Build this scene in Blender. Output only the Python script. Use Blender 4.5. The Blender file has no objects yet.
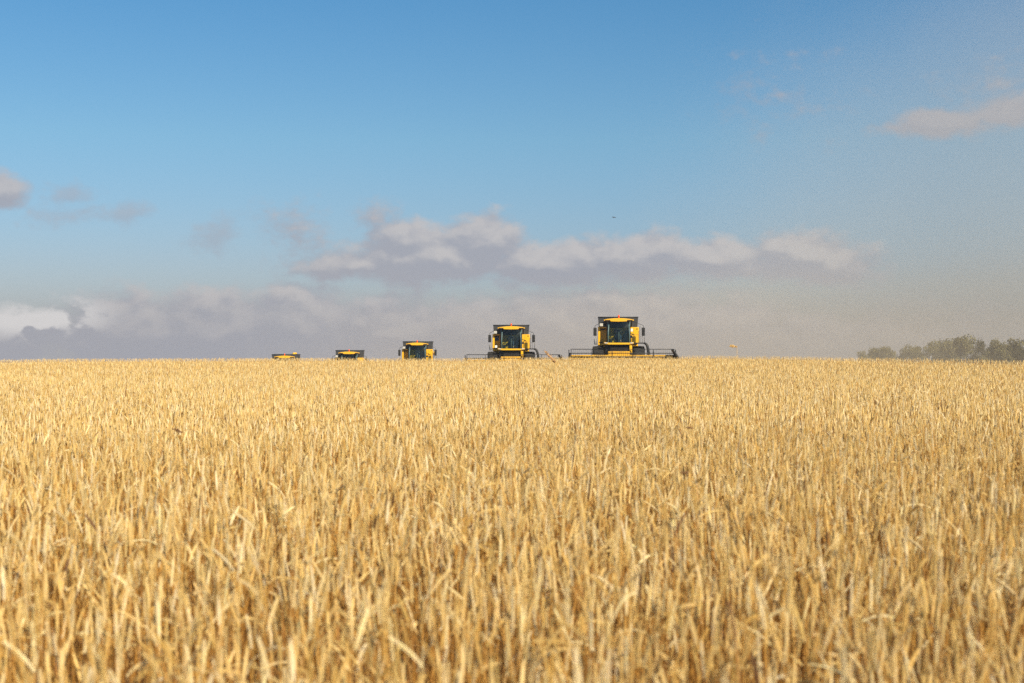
import bpy, bmesh, math, random
import numpy as np
from mathutils import Vector, Matrix, noise as mnoise

R = math.radians
random.seed(7)
rng = np.random.default_rng(7)
S = bpy.context.scene
COL = S.collection

# ------------------------------------------------------------------ camera
CAM_Z = 1.70
cam_data = bpy.data.cameras.new('camera')
cam = bpy.data.objects.new('camera', cam_data)
COL.objects.link(cam)
cam.location = (0, 0, CAM_Z)
cam.rotation_euler = (R(90), 0, 0)
cam_data.sensor_width = 36.0
cam_data.lens = 50.0
cam_data.clip_start = 0.1
cam_data.clip_end = 20000
cam_data.dof.use_dof = True
cam_data.dof.focus_distance = 50.0
cam_data.dof.aperture_fstop = 3.8
S.camera = cam
FPX = 1024 * 50 / 36.0                     # used only to turn measured angles into positions

# ------------------------------------------------------------------ light
SUN_AZ, SUN_EL = R(142), R(33)             # azimuth clockwise from +Y (view direction)
sun_data = bpy.data.lights.new('sun', 'SUN')
sun_data.energy = 4.3
sun_data.angle = R(0.53)
sun_data.color = (1.0, 0.88, 0.68)
sun = bpy.data.objects.new('sun', sun_data)
COL.objects.link(sun)
sdir = Vector((math.sin(SUN_AZ) * math.cos(SUN_EL), math.cos(SUN_AZ) * math.cos(SUN_EL), math.sin(SUN_EL)))
sun.rotation_euler = sdir.to_track_quat('Z', 'Y').to_euler()
sun.location = sdir * 60

S.view_settings.view_transform = 'Standard'
S.view_settings.look = 'None'
S.view_settings.gamma = 1.0
EXPOSURE = 0.65
S.view_settings.exposure = EXPOSURE
S.view_settings.use_curve_mapping = False
S.cycles.use_denoising = False
S.cycles.max_bounces = 8
S.cycles.diffuse_bounces = 5
S.cycles.transparent_max_bounces = 12
S.cycles.volume_bounces = 0
S.cycles.use_adaptive_sampling = False

world = bpy.data.worlds.new('World')
S.world = world
world.use_nodes = True
WN, WL = world.node_tree.nodes, world.node_tree.links
WN.clear()


class NT:
    """short helpers for wiring nodes"""
    def __init__(s, tree):
        s.t, s.n, s.l = tree, tree.nodes, tree.links

    def put(s, sock, v):
        if v is None:
            return
        if isinstance(v, bpy.types.NodeSocket):
            s.l.new(v, sock)
        elif isinstance(v, (tuple, list)):
            v = tuple(v)
            if len(v) == 3 and len(sock.default_value) == 4:
                v += (1,)
            sock.default_value = v
        else:
            sock.default_value = v

    def math(s, op, a, b=None, c=None, clamp=False):
        n = s.n.new('ShaderNodeMath'); n.operation = op; n.use_clamp = clamp
        for i, v in enumerate((a, b, c)):
            s.put(n.inputs[i], v)
        return n.outputs[0]

    def vec(s, op, a, b=None, scale=None):
        n = s.n.new('ShaderNodeVectorMath'); n.operation = op
        s.put(n.inputs[0], a); s.put(n.inputs[1], b)
        if scale is not None:
            s.put(n.inputs['Scale'], scale)
        return n.outputs['Value'] if op in ('LENGTH', 'DOT_PRODUCT', 'DISTANCE') else n.outputs[0]

    def mix(s, f, a, b, blend='MIX'):
        n = s.n.new('ShaderNodeMix'); n.data_type = 'RGBA'; n.blend_type = blend
        s.put(n.inputs[0], f); s.put(n.inputs[6], a); s.put(n.inputs[7], b)
        return n.outputs[2]

    def rng(s, v, a, b, c=0.0, d=1.0, smooth=True):
        n = s.n.new('ShaderNodeMapRange')
        n.interpolation_type = 'SMOOTHSTEP' if smooth else 'LINEAR'
        s.put(n.inputs[0], v)
        for i, q in enumerate((a, b, c, d)):
            s.put(n.inputs[i + 1], q)
        return n.outputs[0]

    def noise(s, vec, scale, detail=4, rough=0.5, dist=0.0, dim='3D'):
        n = s.n.new('ShaderNodeTexNoise'); n.noise_dimensions = dim
        s.put(n.inputs['Vector'], vec)
        n.inputs['Scale'].default_value = scale
        n.inputs['Detail'].default_value = detail
        n.inputs['Roughness'].default_value = rough
        n.inputs['Distortion'].default_value = dist
        return n.outputs[0]

    def comb(s, x, y, z):
        n = s.n.new('ShaderNodeCombineXYZ')
        for i, v in enumerate((x, y, z)):
            s.put(n.inputs[i], v)
        return n.outputs[0]

    def sep(s, v):
        n = s.n.new('ShaderNodeSeparateXYZ'); s.put(n.inputs[0], v)
        return n.outputs

    def ramp(s, f, stops):
        n = s.n.new('ShaderNodeValToRGB'); s.put(n.inputs[0], f)
        e = n.color_ramp.elements
        e[0].position, e[0].color = stops[0][0], (*stops[0][1], 1)
        e[1].position, e[1].color = stops[1][0], (*stops[1][1], 1)
        for p, c in stops[2:]:
            k = e.new(p); k.color = (*c, 1)
        return n.outputs[0]


def srgb(r, g, b):
    f = lambda c: (c / 255 / 12.92) if c / 255 <= 0.04045 else ((c / 255 + 0.055) / 1.055) ** 2.4
    return (f(r), f(g), f(b))


# ---- clouds: banks in the sky by azimuth and elevation (unit = 100/1422 rad)
#  azimuth, elevation, half width, half height, strength
BANKS = [
    # low bank along the horizon, higher in its middle
    (-4.95, 0.06, 0.80, 0.34, 1.5), (-4.50, 0.17, 0.40, 0.20, 1.2), (-3.75, 0.06, 0.85, 0.50, 1.6), (-2.95, 0.10, 0.9, 0.50, 1.6), (-2.1, 0.12, 0.9, 0.54, 1.6),
    (-1.2, 0.06, 0.9, 0.46, 1.5), (-0.35, 0.08, 0.9, 0.44, 1.5), (0.5, 0.12, 1.0, 0.48, 1.5), (1.35, 0.14, 1.0, 0.46, 1.45), (2.1, .1, .8, 0.40, 1.3), (3.0, -.05, 1.1, .36, 1.0),
    (-6.5, 0.2, 1.4, 0.6, 1.2), (-8.6, 0.2, 1.6, 0.7, 1.2), (-11.0, 0.3, 1.8, 0.7, 1.1), (4.2, -.1, 2, .45, .8),
    # higher bank, middle
    (-0.80, 0.80, 1.05, 0.30, 1.5), (-1.05, 1.00, 0.45, 0.30, 1.25), (-0.30, 0.98, 0.55, 0.36, 1.45), (0.40, 0.76, 1.0, 0.30, 1.45),
    (1.20, 0.84, 0.75, 0.32, 1.45), (2.0, 0.80, 0.85, 0.26, 1.4), (2.85, 0.84, 0.66, 0.36, 1.4), (3.15, .74, .6, .28, 1.2),
    (-1.5, 0.74, 1.0, 0.18, 1.1), (-2.2, 1.12, .4, .3, .42), (-1.35, 1.25, .3, .2, .6),
    # small ones
    (-5.0, 1.43, 0.42, 0.24, 1.4), (-4.3, 1.38, 0.34, 0.15, .60), (-4.2, 1.20, 0.55, 0.13, .58), (-3.8, 1.23, .25, .12, .42),
    (-2.96, 1.04, 0.32, 0.20, .55),
    (4.15, 2.05, 0.75, 0.17, 1.0), (4.7, 2.12, 0.6, 0.15, .95), (5.2, 2.18, 1.0, 0.20, 1.05), (4.75, 2.42, .4, .2, .14), (2.40, 2.42, .2, .2, .10), (2.75, 2.33, .22, .10, .06),
    (7.2, 1.6, 1.2, .3, 1.0), (-7.3, 1.9, .9, .3, 1.0), (9.5, 2.4, 1.4, .4, 1.0),
]
cg = bpy.data.node_groups.new('cloud_field', 'ShaderNodeTree')
cg.interface.new_socket('P', in_out='INPUT', socket_type='NodeSocketVector')
cg.interface.new_socket('Density', in_out='OUTPUT', socket_type='NodeSocketFloat')
cg.interface.new_socket('Soft', in_out='OUTPUT', socket_type='NodeSocketFloat')
g = NT(cg)
gi, go = cg.nodes.new('NodeGroupInput'), cg.nodes.new('NodeGroupOutput')
P = gi.outputs[0]
wp = cg.nodes.new('ShaderNodeTexNoise'); wp.inputs['Scale'].default_value = 1.6; wp.inputs['Detail'].default_value = 3
cg.links.new(P, wp.inputs['Vector'])
warp = g.vec('SCALE', g.vec('SUBTRACT', wp.outputs['Color'], (0.5, 0.5, 0.5)), scale=0.24)
PW = g.vec('MULTIPLY', g.vec('ADD', P, warp), (1, 1, 0))
acc = None
for (u, v, a, b, s) in BANKS:
    d = g.vec('LENGTH', g.vec('MULTIPLY', g.vec('SUBTRACT', PW, (u, v, 0)), (1 / a, 1 / b, 0)))
    f = g.math('MULTIPLY_ADD', d, -s, s)
    acc = f if acc is None else g.math('SMOOTH_MAX', acc, f, 0.12)
n1 = g.noise(g.vec('MULTIPLY', P, (1, 1.5, 1)), 2.3, 10, 0.60)
n2 = g.noise(g.vec('MULTIPLY', P, (1, 1.3, 1)), 7.0, 6, 0.6)
nn = g.math('ADD', g.math('MULTIPLY_ADD', n1, 1.5, -0.75), g.math('MULTIPLY_ADD', n2, 0.66, -0.33))
n3 = g.noise(g.vec('MULTIPLY', P, (1, 1.5, 1)), 2.3, 3.5, 0.5)
cg.links.new(g.math('ADD', acc, nn), go.inputs[0])
cg.links.new(g.math('ADD', acc, g.math('MULTIPLY_ADD', n3, 1.5, -0.75)), go.inputs[1])

w = NT(world.node_tree)
tc = WN.new('ShaderNodeTexCoord')
D = tc.outputs['Generated']
dx, dy, dz = w.sep(D)
zc = w.math('MAXIMUM', dz, 0.012)
sky = WN.new('ShaderNodeTexSky')
sky.sky_type = 'NISHITA'
sky.sun_disc = False
sky.sun_elevation = SUN_EL
sky.sun_rotation = SUN_AZ
sky.air_density = 1.0; sky.dust_density = 0.6; sky.ozone_density = 1.5
WL.new(w.comb(dx, dy, zc), sky.inputs['Vector'])
az = w.math('MULTIPLY', w.math('ARCTAN2', dx, dy), 14.22)
hyp = w.math('SQRT', w.math('ADD', w.math('MULTIPLY', dx, dx), w.math('MULTIPLY', dy, dy)))
el = w.math('MULTIPLY', w.math('ARCTAN2', dz, hyp), 14.22)
p = w.comb(az, el, 0.0)
BG = 0.076
# clear-air colour: the physical sky, tinted per elevation (grade of the photograph's blue)
tint = w.ramp(w.rng(el, 0.0, 4.0, smooth=False), [(0.0, (0.53, 0.54, 0.75)), (1.0, (0.29, 0.675, 0.89)), (0.2, (0.51, 0.585, 0.765)), (0.5, (0.475, 0.695, 0.815))])
air = w.mix(1.0, sky.outputs[0], tint, 'MULTIPLY')


def dens(offset):
    n = WN.new('ShaderNodeGroup'); n.node_tree = cg
    w.put(n.inputs[0], w.vec('ADD', p, offset) if offset else p)
    return n.outputs[0], n.outputs[1]


d0, e0 = dens(None)
d1, e1 = dens((0.045, 0.105, 0))
alpha = w.rng(d0, -0.10, 0.62)
relief = w.math('ADD', w.math('MULTIPLY', w.math('SUBTRACT', e0, e1), 0.4), w.math('MULTIPLY', w.math('SUBTRACT', d0, d1), 0.6))
fade = w.ramp(w.rng(el, 0.0, 2.5, smooth=False), [(0.0, (.42, .42, .42)), (1.0, (.2, .2, .2)), (0.18, (.85, .85, .85)), (0.36, (.95, .95, .95)), (0.55, (.85, .85, .85)), (0.75, (.26, .26, .26))])
lit0 = w.math('MULTIPLY', w.rng(relief, -0.12, 0.66), fade)
thin = w.math('MULTIPLY', w.rng(el, 0.8, 1.0), w.rng(w.math('ABSOLUTE', w.math('ADD', az, 3.55)), 1.25, 0.95))   # the thin shreds on the left stay dull
lit0 = w.math('MULTIPLY', lit0, w.math('MULTIPLY_ADD', thin, -0.75, 1.0))
sunlit = w.vec('LENGTH', w.vec('MULTIPLY', w.vec('SUBTRACT', p, (-4.65, 0.26, 0)), (1.05, 3.4, 0)))   # the one cumulus the sun reaches fully
lit = lit0
white = w.math('MULTIPLY', w.rng(sunlit, 1.0, 0.35), w.rng(relief, 0.0, 0.32))
k = 1.0 / (BG * 2 ** EXPOSURE)
shade_c = tuple(c * k for c in (0.375, 0.378, 0.432))
lit_c = tuple(c * k for c in (0.585, 0.55, 0.545))
ccol = w.mix(white, w.mix(lit, shade_c, lit_c), tuple(c * k for c in (0.80, 0.77, 0.76)))
# thin edges let the blue through
skyc = w.mix(w.math('MULTIPLY', alpha, w.math('MULTIPLY_ADD', thin, -0.38, 0.88)), air, ccol)
# broken thin cloud higher up, out of the picture, keeps the skylight from being pure blue
veil = w.math('MULTIPLY', w.rng(el, 4.5, 9.0), w.rng(w.noise(D, 3.0, 5, 0.6), 0.30, 0.60))
skyc = w.mix(w.math('MULTIPLY', veil, 0.8), skyc, tuple(c * k for c in (0.66, 0.60, 0.52)))
bgn = WN.new('ShaderNodeBackground')
WL.new(skyc, bgn.inputs['Color'])
bgn.inputs['Strength'].default_value = BG
out = WN.new('ShaderNodeOutputWorld')
WL.new(bgn.outputs[0], out.inputs['Surface'])
world.cycles.sampling_method = 'MANUAL'
world.cycles.sample_map_resolution = 512


# ------------------------------------------------------------------ helpers
def material(name, color=(0.5, 0.5, 0.5), rough=0.5, metal=0.0, var=0.0, scale=6.0, coat=0.0, dirt=None, dirt_amt=0.0, emit=None):
    m = bpy.data.materials.new(name); m.use_nodes = True
    t = NT(m.node_tree)
    b = m.node_tree.nodes['Principled BSDF']
    b.inputs['Roughness'].default_value = rough
    b.inputs['Metallic'].default_value = metal
    b.inputs['Coat Weight'].default_value = coat
    tco = m.node_tree.nodes.new('ShaderNodeTexCoord').outputs['Object']
    c = color
    if var:
        nz = t.noise(tco, scale, 5, 0.6)
        c = t.mix(nz, tuple(q * (1 - var) for q in color), tuple(min(1, q * (1 + var)) for q in color))
        t.put(b.inputs['Roughness'], t.rng(nz, 0.3, 0.7, max(0.05, rough - 0.12), min(1, rough + 0.15)))
    if dirt:
        dz_ = t.rng(t.noise(tco, scale * 0.5, 6, 0.65), 0.42, 0.68)
        c = t.mix(t.math('MULTIPLY', dz_, dirt_amt), c, dirt)
    t.put(b.inputs['Base Color'], c)
    if emit:
        b.inputs['Emission Color'].default_value = (*emit[0], 1)
        b.inputs['Emission Strength'].default_value = emit[1]
    return m


class MB:
    """collects shapes in one bmesh and links them as one mesh object"""
    def __init__(s):
        s.bm = bmesh.new()

    def box(s, x0, x1, y0, y1, z0, z1, bev=0.0):
        m = Matrix.Translation(((x0 + x1) / 2, (y0 + y1) / 2, (z0 + z1) / 2)) @ Matrix.Diagonal((abs(x1 - x0), abs(y1 - y0), abs(z1 - z0), 1))
        r = bmesh.ops.create_cube(s.bm, size=1, matrix=m)
        if bev:
            ed = list({e for v in r['verts'] for e in v.link_edges})
            bmesh.ops.bevel(s.bm, geom=ed, offset=bev, segments=2, affect='EDGES', profile=0.5)
        return s

    def prism(s, pts, axis, a, b, bev=0.0):
        """polygon pts in the two other axes, extruded along axis from a to b"""
        def mk(p, q):
            if axis == 'x': return (q, p[0], p[1])
            if axis == 'y': return (p[0], q, p[1])
            return (p[0], p[1], q)
        v0 = [s.bm.verts.new(mk(p_, a)) for p_ in pts]
        v1 = [s.bm.verts.new(mk(p_, b)) for p_ in pts]
        n = len(pts)
        fs = [s.bm.faces.new(v0), s.bm.faces.new(v1[::-1])]
        for i in range(n):
            fs.append(s.bm.faces.new((v0[i], v1[i], v1[(i + 1) % n], v0[(i + 1) % n])))
        bmesh.ops.recalc_face_normals(s.bm, faces=fs)
        if bev:
            ed = list({e for f in fs for e in f.edges})
            bmesh.ops.bevel(s.bm, geom=ed, offset=bev, segments=2, affect='EDGES', profile=0.5)
        return s

    def tube(s, pts, r, n=8, cap=True):
        pts = [Vector(q) for q in pts]
        rs = r if isinstance(r, (list, tuple)) else [r] * len(pts)
        rings = []
        for i, q in enumerate(pts):
            t = (pts[min(i + 1, len(pts) - 1)] - pts[max(i - 1, 0)]).normalized()
            a = t.cross(Vector((0, 0, 1)))
            if a.length < 1e-3:
                a = t.cross(Vector((0, 1, 0)))
            a.normalize(); b = t.cross(a).normalized()
            rings.append([s.bm.verts.new(q + (a * math.cos(2 * math.pi * j / n) + b * math.sin(2 * math.pi * j / n)) * rs[i]) for j in range(n)])
        for i in range(len(rings) - 1):
            for j in range(n):
                f = s.bm.faces.new((rings[i][j], rings[i][(j + 1) % n], rings[i + 1][(j + 1) % n], rings[i + 1][j]))
                f.smooth = n > 5
        if cap:
            s.bm.faces.new(rings[0][::-1]); s.bm.faces.new(rings[-1])
        return s

    def lathe(s, prof, axis_o, n=32):
        """profile (x along axis X, radius) turned round the X axis through axis_o"""
        o = Vector(axis_o); rings = []
        for (x, r) in prof:
            rings.append([s.bm.verts.new(o + Vector((x, r * math.cos(2 * math.pi * j / n), r * math.sin(2 * math.pi * j / n)))) for j in range(n)])
        for i in range(len(rings) - 1):
            for j in range(n):
                f = s.bm.faces.new((rings[i][j], rings[i][(j + 1) % n], rings[i + 1][(j + 1) % n], rings[i + 1][j]))
                f.smooth = True
        return s

    def sphere(s, c, r, sx=1, sy=1, sz=1, n=10):
        m = Matrix.Translation(c) @ Matrix.Diagonal((r * sx, r * sy, r * sz, 1))
        res = bmesh.ops.create_uvsphere(s.bm, u_segments=n, v_segments=max(5, n // 2 + 1), radius=1, matrix=m)
        for v in res['verts']:
            for f in v.link_faces:
                f.smooth = True
        return s

    def face(s, pts):
        s.bm.faces.new([s.bm.verts.new(q) for q in pts]); return s

    def build(s, name, mat, parent=None):
        me = bpy.data.meshes.new(name)
        bmesh.ops.recalc_face_normals(s.bm, faces=s.bm.faces[:]) if False else None
        s.bm.to_mesh(me); s.bm.free()
        me.materials.append(mat)
        o = bpy.data.objects.new(name, me); COL.objects.link(o)
        if parent:
            o.parent = parent
        return o


def tag(o, label, cat, group=None):
    o['label'] = label; o['category'] = cat
    if group: o['group'] = group
    return o


def empty(name, loc=(0, 0, 0), rz=0):
    o = bpy.data.objects.new(name, None); COL.objects.link(o)
    o.location = loc; o.rotation_euler = (0, 0, rz); o.empty_display_size = 0.3
    return o


def copy_tree(o, parent=None):
    c = o.copy(); COL.objects.link(c)
    if parent: c.parent = parent
    for ch in list(o.children):
        copy_tree(ch, c)
    return c


# ------------------------------------------------------------------ terrain
def ground_z(x, y):
    """gentle rise that rolls over about 95 m out and falls away beyond"""
    x = np.asarray(x, float); y = np.asarray(y, float)
    yy = np.maximum(y, 0)
    z = -5.0e-5 * np.minimum(yy, 95) ** 2
    s = np.maximum(yy - 95, 0)
    fall = np.interp(s, [0, 2, 6, 11, 16, 28, 40, 49, 54.5, 62, 90, 1000],
                     [0, -0.008, -0.025, -0.12, -0.335, -0.91, -1.60, -2.51, -2.95, -3.65, -4.75, -16.0])
    z = z + fall
    far = np.clip(yy / 95, 0, 1) ** 1.6
    xr = np.minimum(np.maximum(x - 10, 0), 60)
    xl = np.minimum(np.maximum(-x - 12, 0), 60)
    z = z - far * (0.00140 * xr ** 2 * np.where(xr < 30, 1, 30 / np.maximum(xr, 1)) + 0.00022 * xl ** 2)
    z = z - far * 0.19 * (1 - np.clip((x + 3) / 11, 0, 1) ** 2 * (3 - 2 * np.clip((x + 3) / 11, 0, 1)))
    z = z - 0.0118 * np.maximum(np.maximum(-y - 60, np.abs(x) - 90), 0)
    return z


ys = np.unique(np.concatenate([np.linspace(-700, -60, 17), np.linspace(-60, 200, 131), np.linspace(200, 1000, 41)]))
xs = np.unique(np.concatenate([np.linspace(-700, -100, 16), np.linspace(-100, 100, 81), np.linspace(100, 700, 16)]))
X, Y = np.meshgrid(xs, ys)
Z = ground_z(X, Y)
nx, ny = len(xs), len(ys)
V = np.stack([X, Y, Z], -1).reshape(-1, 3)
F = [(j * nx + i, j * nx + i + 1, (j + 1) * nx + i + 1, (j + 1) * nx + i) for j in range(ny - 1) for i in range(nx - 1)]
me = bpy.data.meshes.new('ground'); me.from_pydata(V.tolist(), [], F)
for pl in me.polygons: pl.use_smooth = True
gm = bpy.data.materials.new('soil_and_straw'); gm.use_nodes = True
t = NT(gm.node_tree); b = gm.node_tree.nodes['Principled BSDF']
gp = gm.node_tree.nodes.new('ShaderNodeNewGeometry').outputs['Position']
soil = t.mix(t.noise(gp, 9, 6, 0.65), (0.11, 0.06, 0.028), (0.24, 0.14, 0.065))
straw = t.mix(t.noise(gp, 40, 4, 0.6), (0.38, 0.21, 0.07), (0.58, 0.38, 0.15))
t.put(b.inputs['Base Color'], t.mix(t.rng(t.noise(gp, 14, 5, 0.7), 0.40, 0.62), soil, straw))
b.inputs['Roughness'].default_value = 0.95
bp = gm.node_tree.nodes.new('ShaderNodeBump'); bp.inputs['Distance'].default_value = 0.03
t.put(bp.inputs['Height'], t.noise(gp, 25, 5, 0.6)); gm.node_tree.links.new(bp.outputs[0], b.inputs['Normal'])
me.materials.append(gm)
ground = bpy.data.objects.new('ground', me); COL.objects.link(ground)
ground['kind'] = 'structure'

# ------------------------------------------------------------------ air: haze box and drifting dust
def volume_mat(name, color, density, aniso=0.0):
    m = bpy.data.materials.new(name); m.use_nodes = True
    n = m.node_tree.nodes; n.clear()
    v = n.new('ShaderNodeVolumePrincipled'); o = n.new('ShaderNodeOutputMaterial')
    v.inputs['Color'].default_value = (*color, 1)
    v.inputs['Density'].default_value = density
    v.inputs['Anisotropy'].default_value = aniso
    m.node_tree.links.new(v.outputs[0], o.inputs['Volume'])
    return m


hz = MB().box(-720, 720, -720, 1020, float(Z.min()) - 1.5, 24.0).build('haze', volume_mat('haze_air', (0.52, 0.55, 0.62), 0.00032))
hz['kind'] = 'stuff'
hz.visible_shadow = True



def dust_mat(name, color, density):
    """drifting dust: densest in its middle, thinning to nothing at its rim"""
    m = bpy.data.materials.new(name); m.use_nodes = True
    n = m.node_tree.nodes; n.clear(); t_ = NT(m.node_tree)
    v = n.new('ShaderNodeVolumePrincipled'); o_ = n.new('ShaderNodeOutputMaterial')
    pos = n.new('ShaderNodeTexCoord').outputs['Object']
    r_ = t_.vec('LENGTH', pos)
    nz = t_.noise(pos, 2.2, 4, 0.55)
    f_ = t_.rng(t_.math('ADD', r_, t_.math('MULTIPLY_ADD', nz, 0.9, -0.45)), 0.92, 0.05)
    v.inputs['Color'].default_value = (*color, 1)
    t_.put(v.inputs['Density'], t_.math('MULTIPLY', f_, density))
    m.node_tree.links.new(v.outputs[0], o_.inputs['Volume'])
    return m


DUST = [  # x, y, z, rx, ry, rz, density, colour
    (195, 440, 4, 200, 100, 175, 0.0076, (0.95, 0.91, 0.85)),
    (40, 260, -6, 115, 60, 27, 0.0130, (0.98, 0.83, 0.63)),
    (150, 430, -6, 140, 60, 46, 0.0072, (0.86, 0.77, 0.66)),
]
for (x, y, z, rx, ry, rz, dn, dc) in DUST:
    dm = MB(); bmesh.ops.create_icosphere(dm.bm, subdivisions=3, radius=1.0)
    o = dm.build('dust_cloud', dust_mat('dust_air', dc, dn))
    o.location = (x, y, z); o.scale = (rx, ry, rz); o['kind'] = 'stuff'

# ------------------------------------------------------------------ wheat
wm = bpy.data.materials.new('ripe_wheat'); wm.use_nodes = True
t = NT(wm.node_tree); n_ = wm.node_tree.nodes
b = n_['Principled BSDF']
at = n_.new('ShaderNodeAttribute'); at.attribute_name = 'straw'; at.attribute_type = 'GEOMETRY'
b.inputs['Roughness'].default_value = 0.55
b.inputs['Specular IOR Level'].default_value = 0.35
tr = n_.new('ShaderNodeBsdfTranslucent'); mx = n_.new('ShaderNodeMixShader'); mx.inputs[0].default_value = 0.22
wm.node_tree.links.new(at.outputs['Color'], b.inputs['Base Color'])
wm.node_tree.links.new(at.outputs['Color'], tr.inputs['Color'])
wm.node_tree.links.new(b.outputs[0], mx.inputs[1]); wm.node_tree.links.new(tr.outputs[0], mx.inputs[2])
wm.node_tree.links.new(mx.outputs[0], n_['Material Output'].inputs['Surface'])


class Strands:
    def __init__(s):
        s.v, s.f, s.c = [], [], []

    def tube(s, pts, rad, n, col, ax):
        base = len(s.v)
        for (q, r) in zip(pts, rad):
            for j in range(n):
                a = 2 * math.pi * j / n
                s.v.append(q + ax[0] * (math.cos(a) * r) + ax[1] * (math.sin(a) * r)); s.c.append(col)
        for i in range(len(pts) - 1):
            for j in range(n):
                j2 = (j + 1) % n
                s.f.append((base + i * n + j, base + i * n + j2, base + (i + 1) * n + j2, base + (i + 1) * n + j))

    def spindle(s, a, bq, side, w1, w2, col):
        """a little four-sided grain husk from a to bq"""
        base = len(s.v); mid = a.lerp(bq, 0.42); d = (bq - a).normalized(); o2 = d.cross(side).normalized()
        for q in (a, mid + side * w1, mid + o2 * w2, mid - side * w1, mid - o2 * w2, bq):
            s.v.append(q); s.c.append(col)
        for i in range(4):
            j = (i + 1) % 4
            s.f.append((base, base + 1 + j, base + 1 + i)); s.f.append((base + 5, base + 1 + i, base + 1 + j))

    def strip(s, pts, wid, side, col):
        base = len(s.v)
        for q, wd in zip(pts, wid):
            s.v.append(q - side * wd); s.v.append(q + side * wd); s.c += [col, col]
        for i in range(len(pts) - 1):
            k_ = base + 2 * i
            s.f.append((k_, k_ + 1, k_ + 3, k_ + 2))

    def mesh(s, name):
        m = bpy.data.meshes.new(name)
        m.from_pydata([tuple(q) for q in s.v], [], s.f)
        a = m.attributes.new('straw', 'FLOAT_COLOR', 'POINT')
        arr = np.ones((len(s.v), 4), np.float32); arr[:, :3] = np.array(s.c, np.float32)
        a.data.foreach_set('color', arr.ravel())
        m.materials.append(wm)
        return m


EAR = [(0.73, 0.53, 0.21), (0.79, 0.615, 0.30), (0.67, 0.455, 0.155), (0.76, 0.57, 0.24), (0.83, 0.69, 0.40)]
STEM = [(0.60, 0.32, 0.07), (0.47, 0.235, 0.05), (0.64, 0.39, 0.11), (0.37, 0.175, 0.042)]
LEAF = [(0.54, 0.33, 0.10), (0.42, 0.22, 0.06), (0.62, 0.43, 0.18), (0.32, 0.16, 0.055)]


def vary(c, rnd, a=0.12):
    k_ = 1 + rnd.uniform(-a, a); h = rnd.uniform(-0.05, 0.05)
    return (min(0.9, c[0] * k_ * (1 + h * 0.3)), c[1] * k_, max(0.02, c[2] * k_ * (1 - h * 2)))


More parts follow.
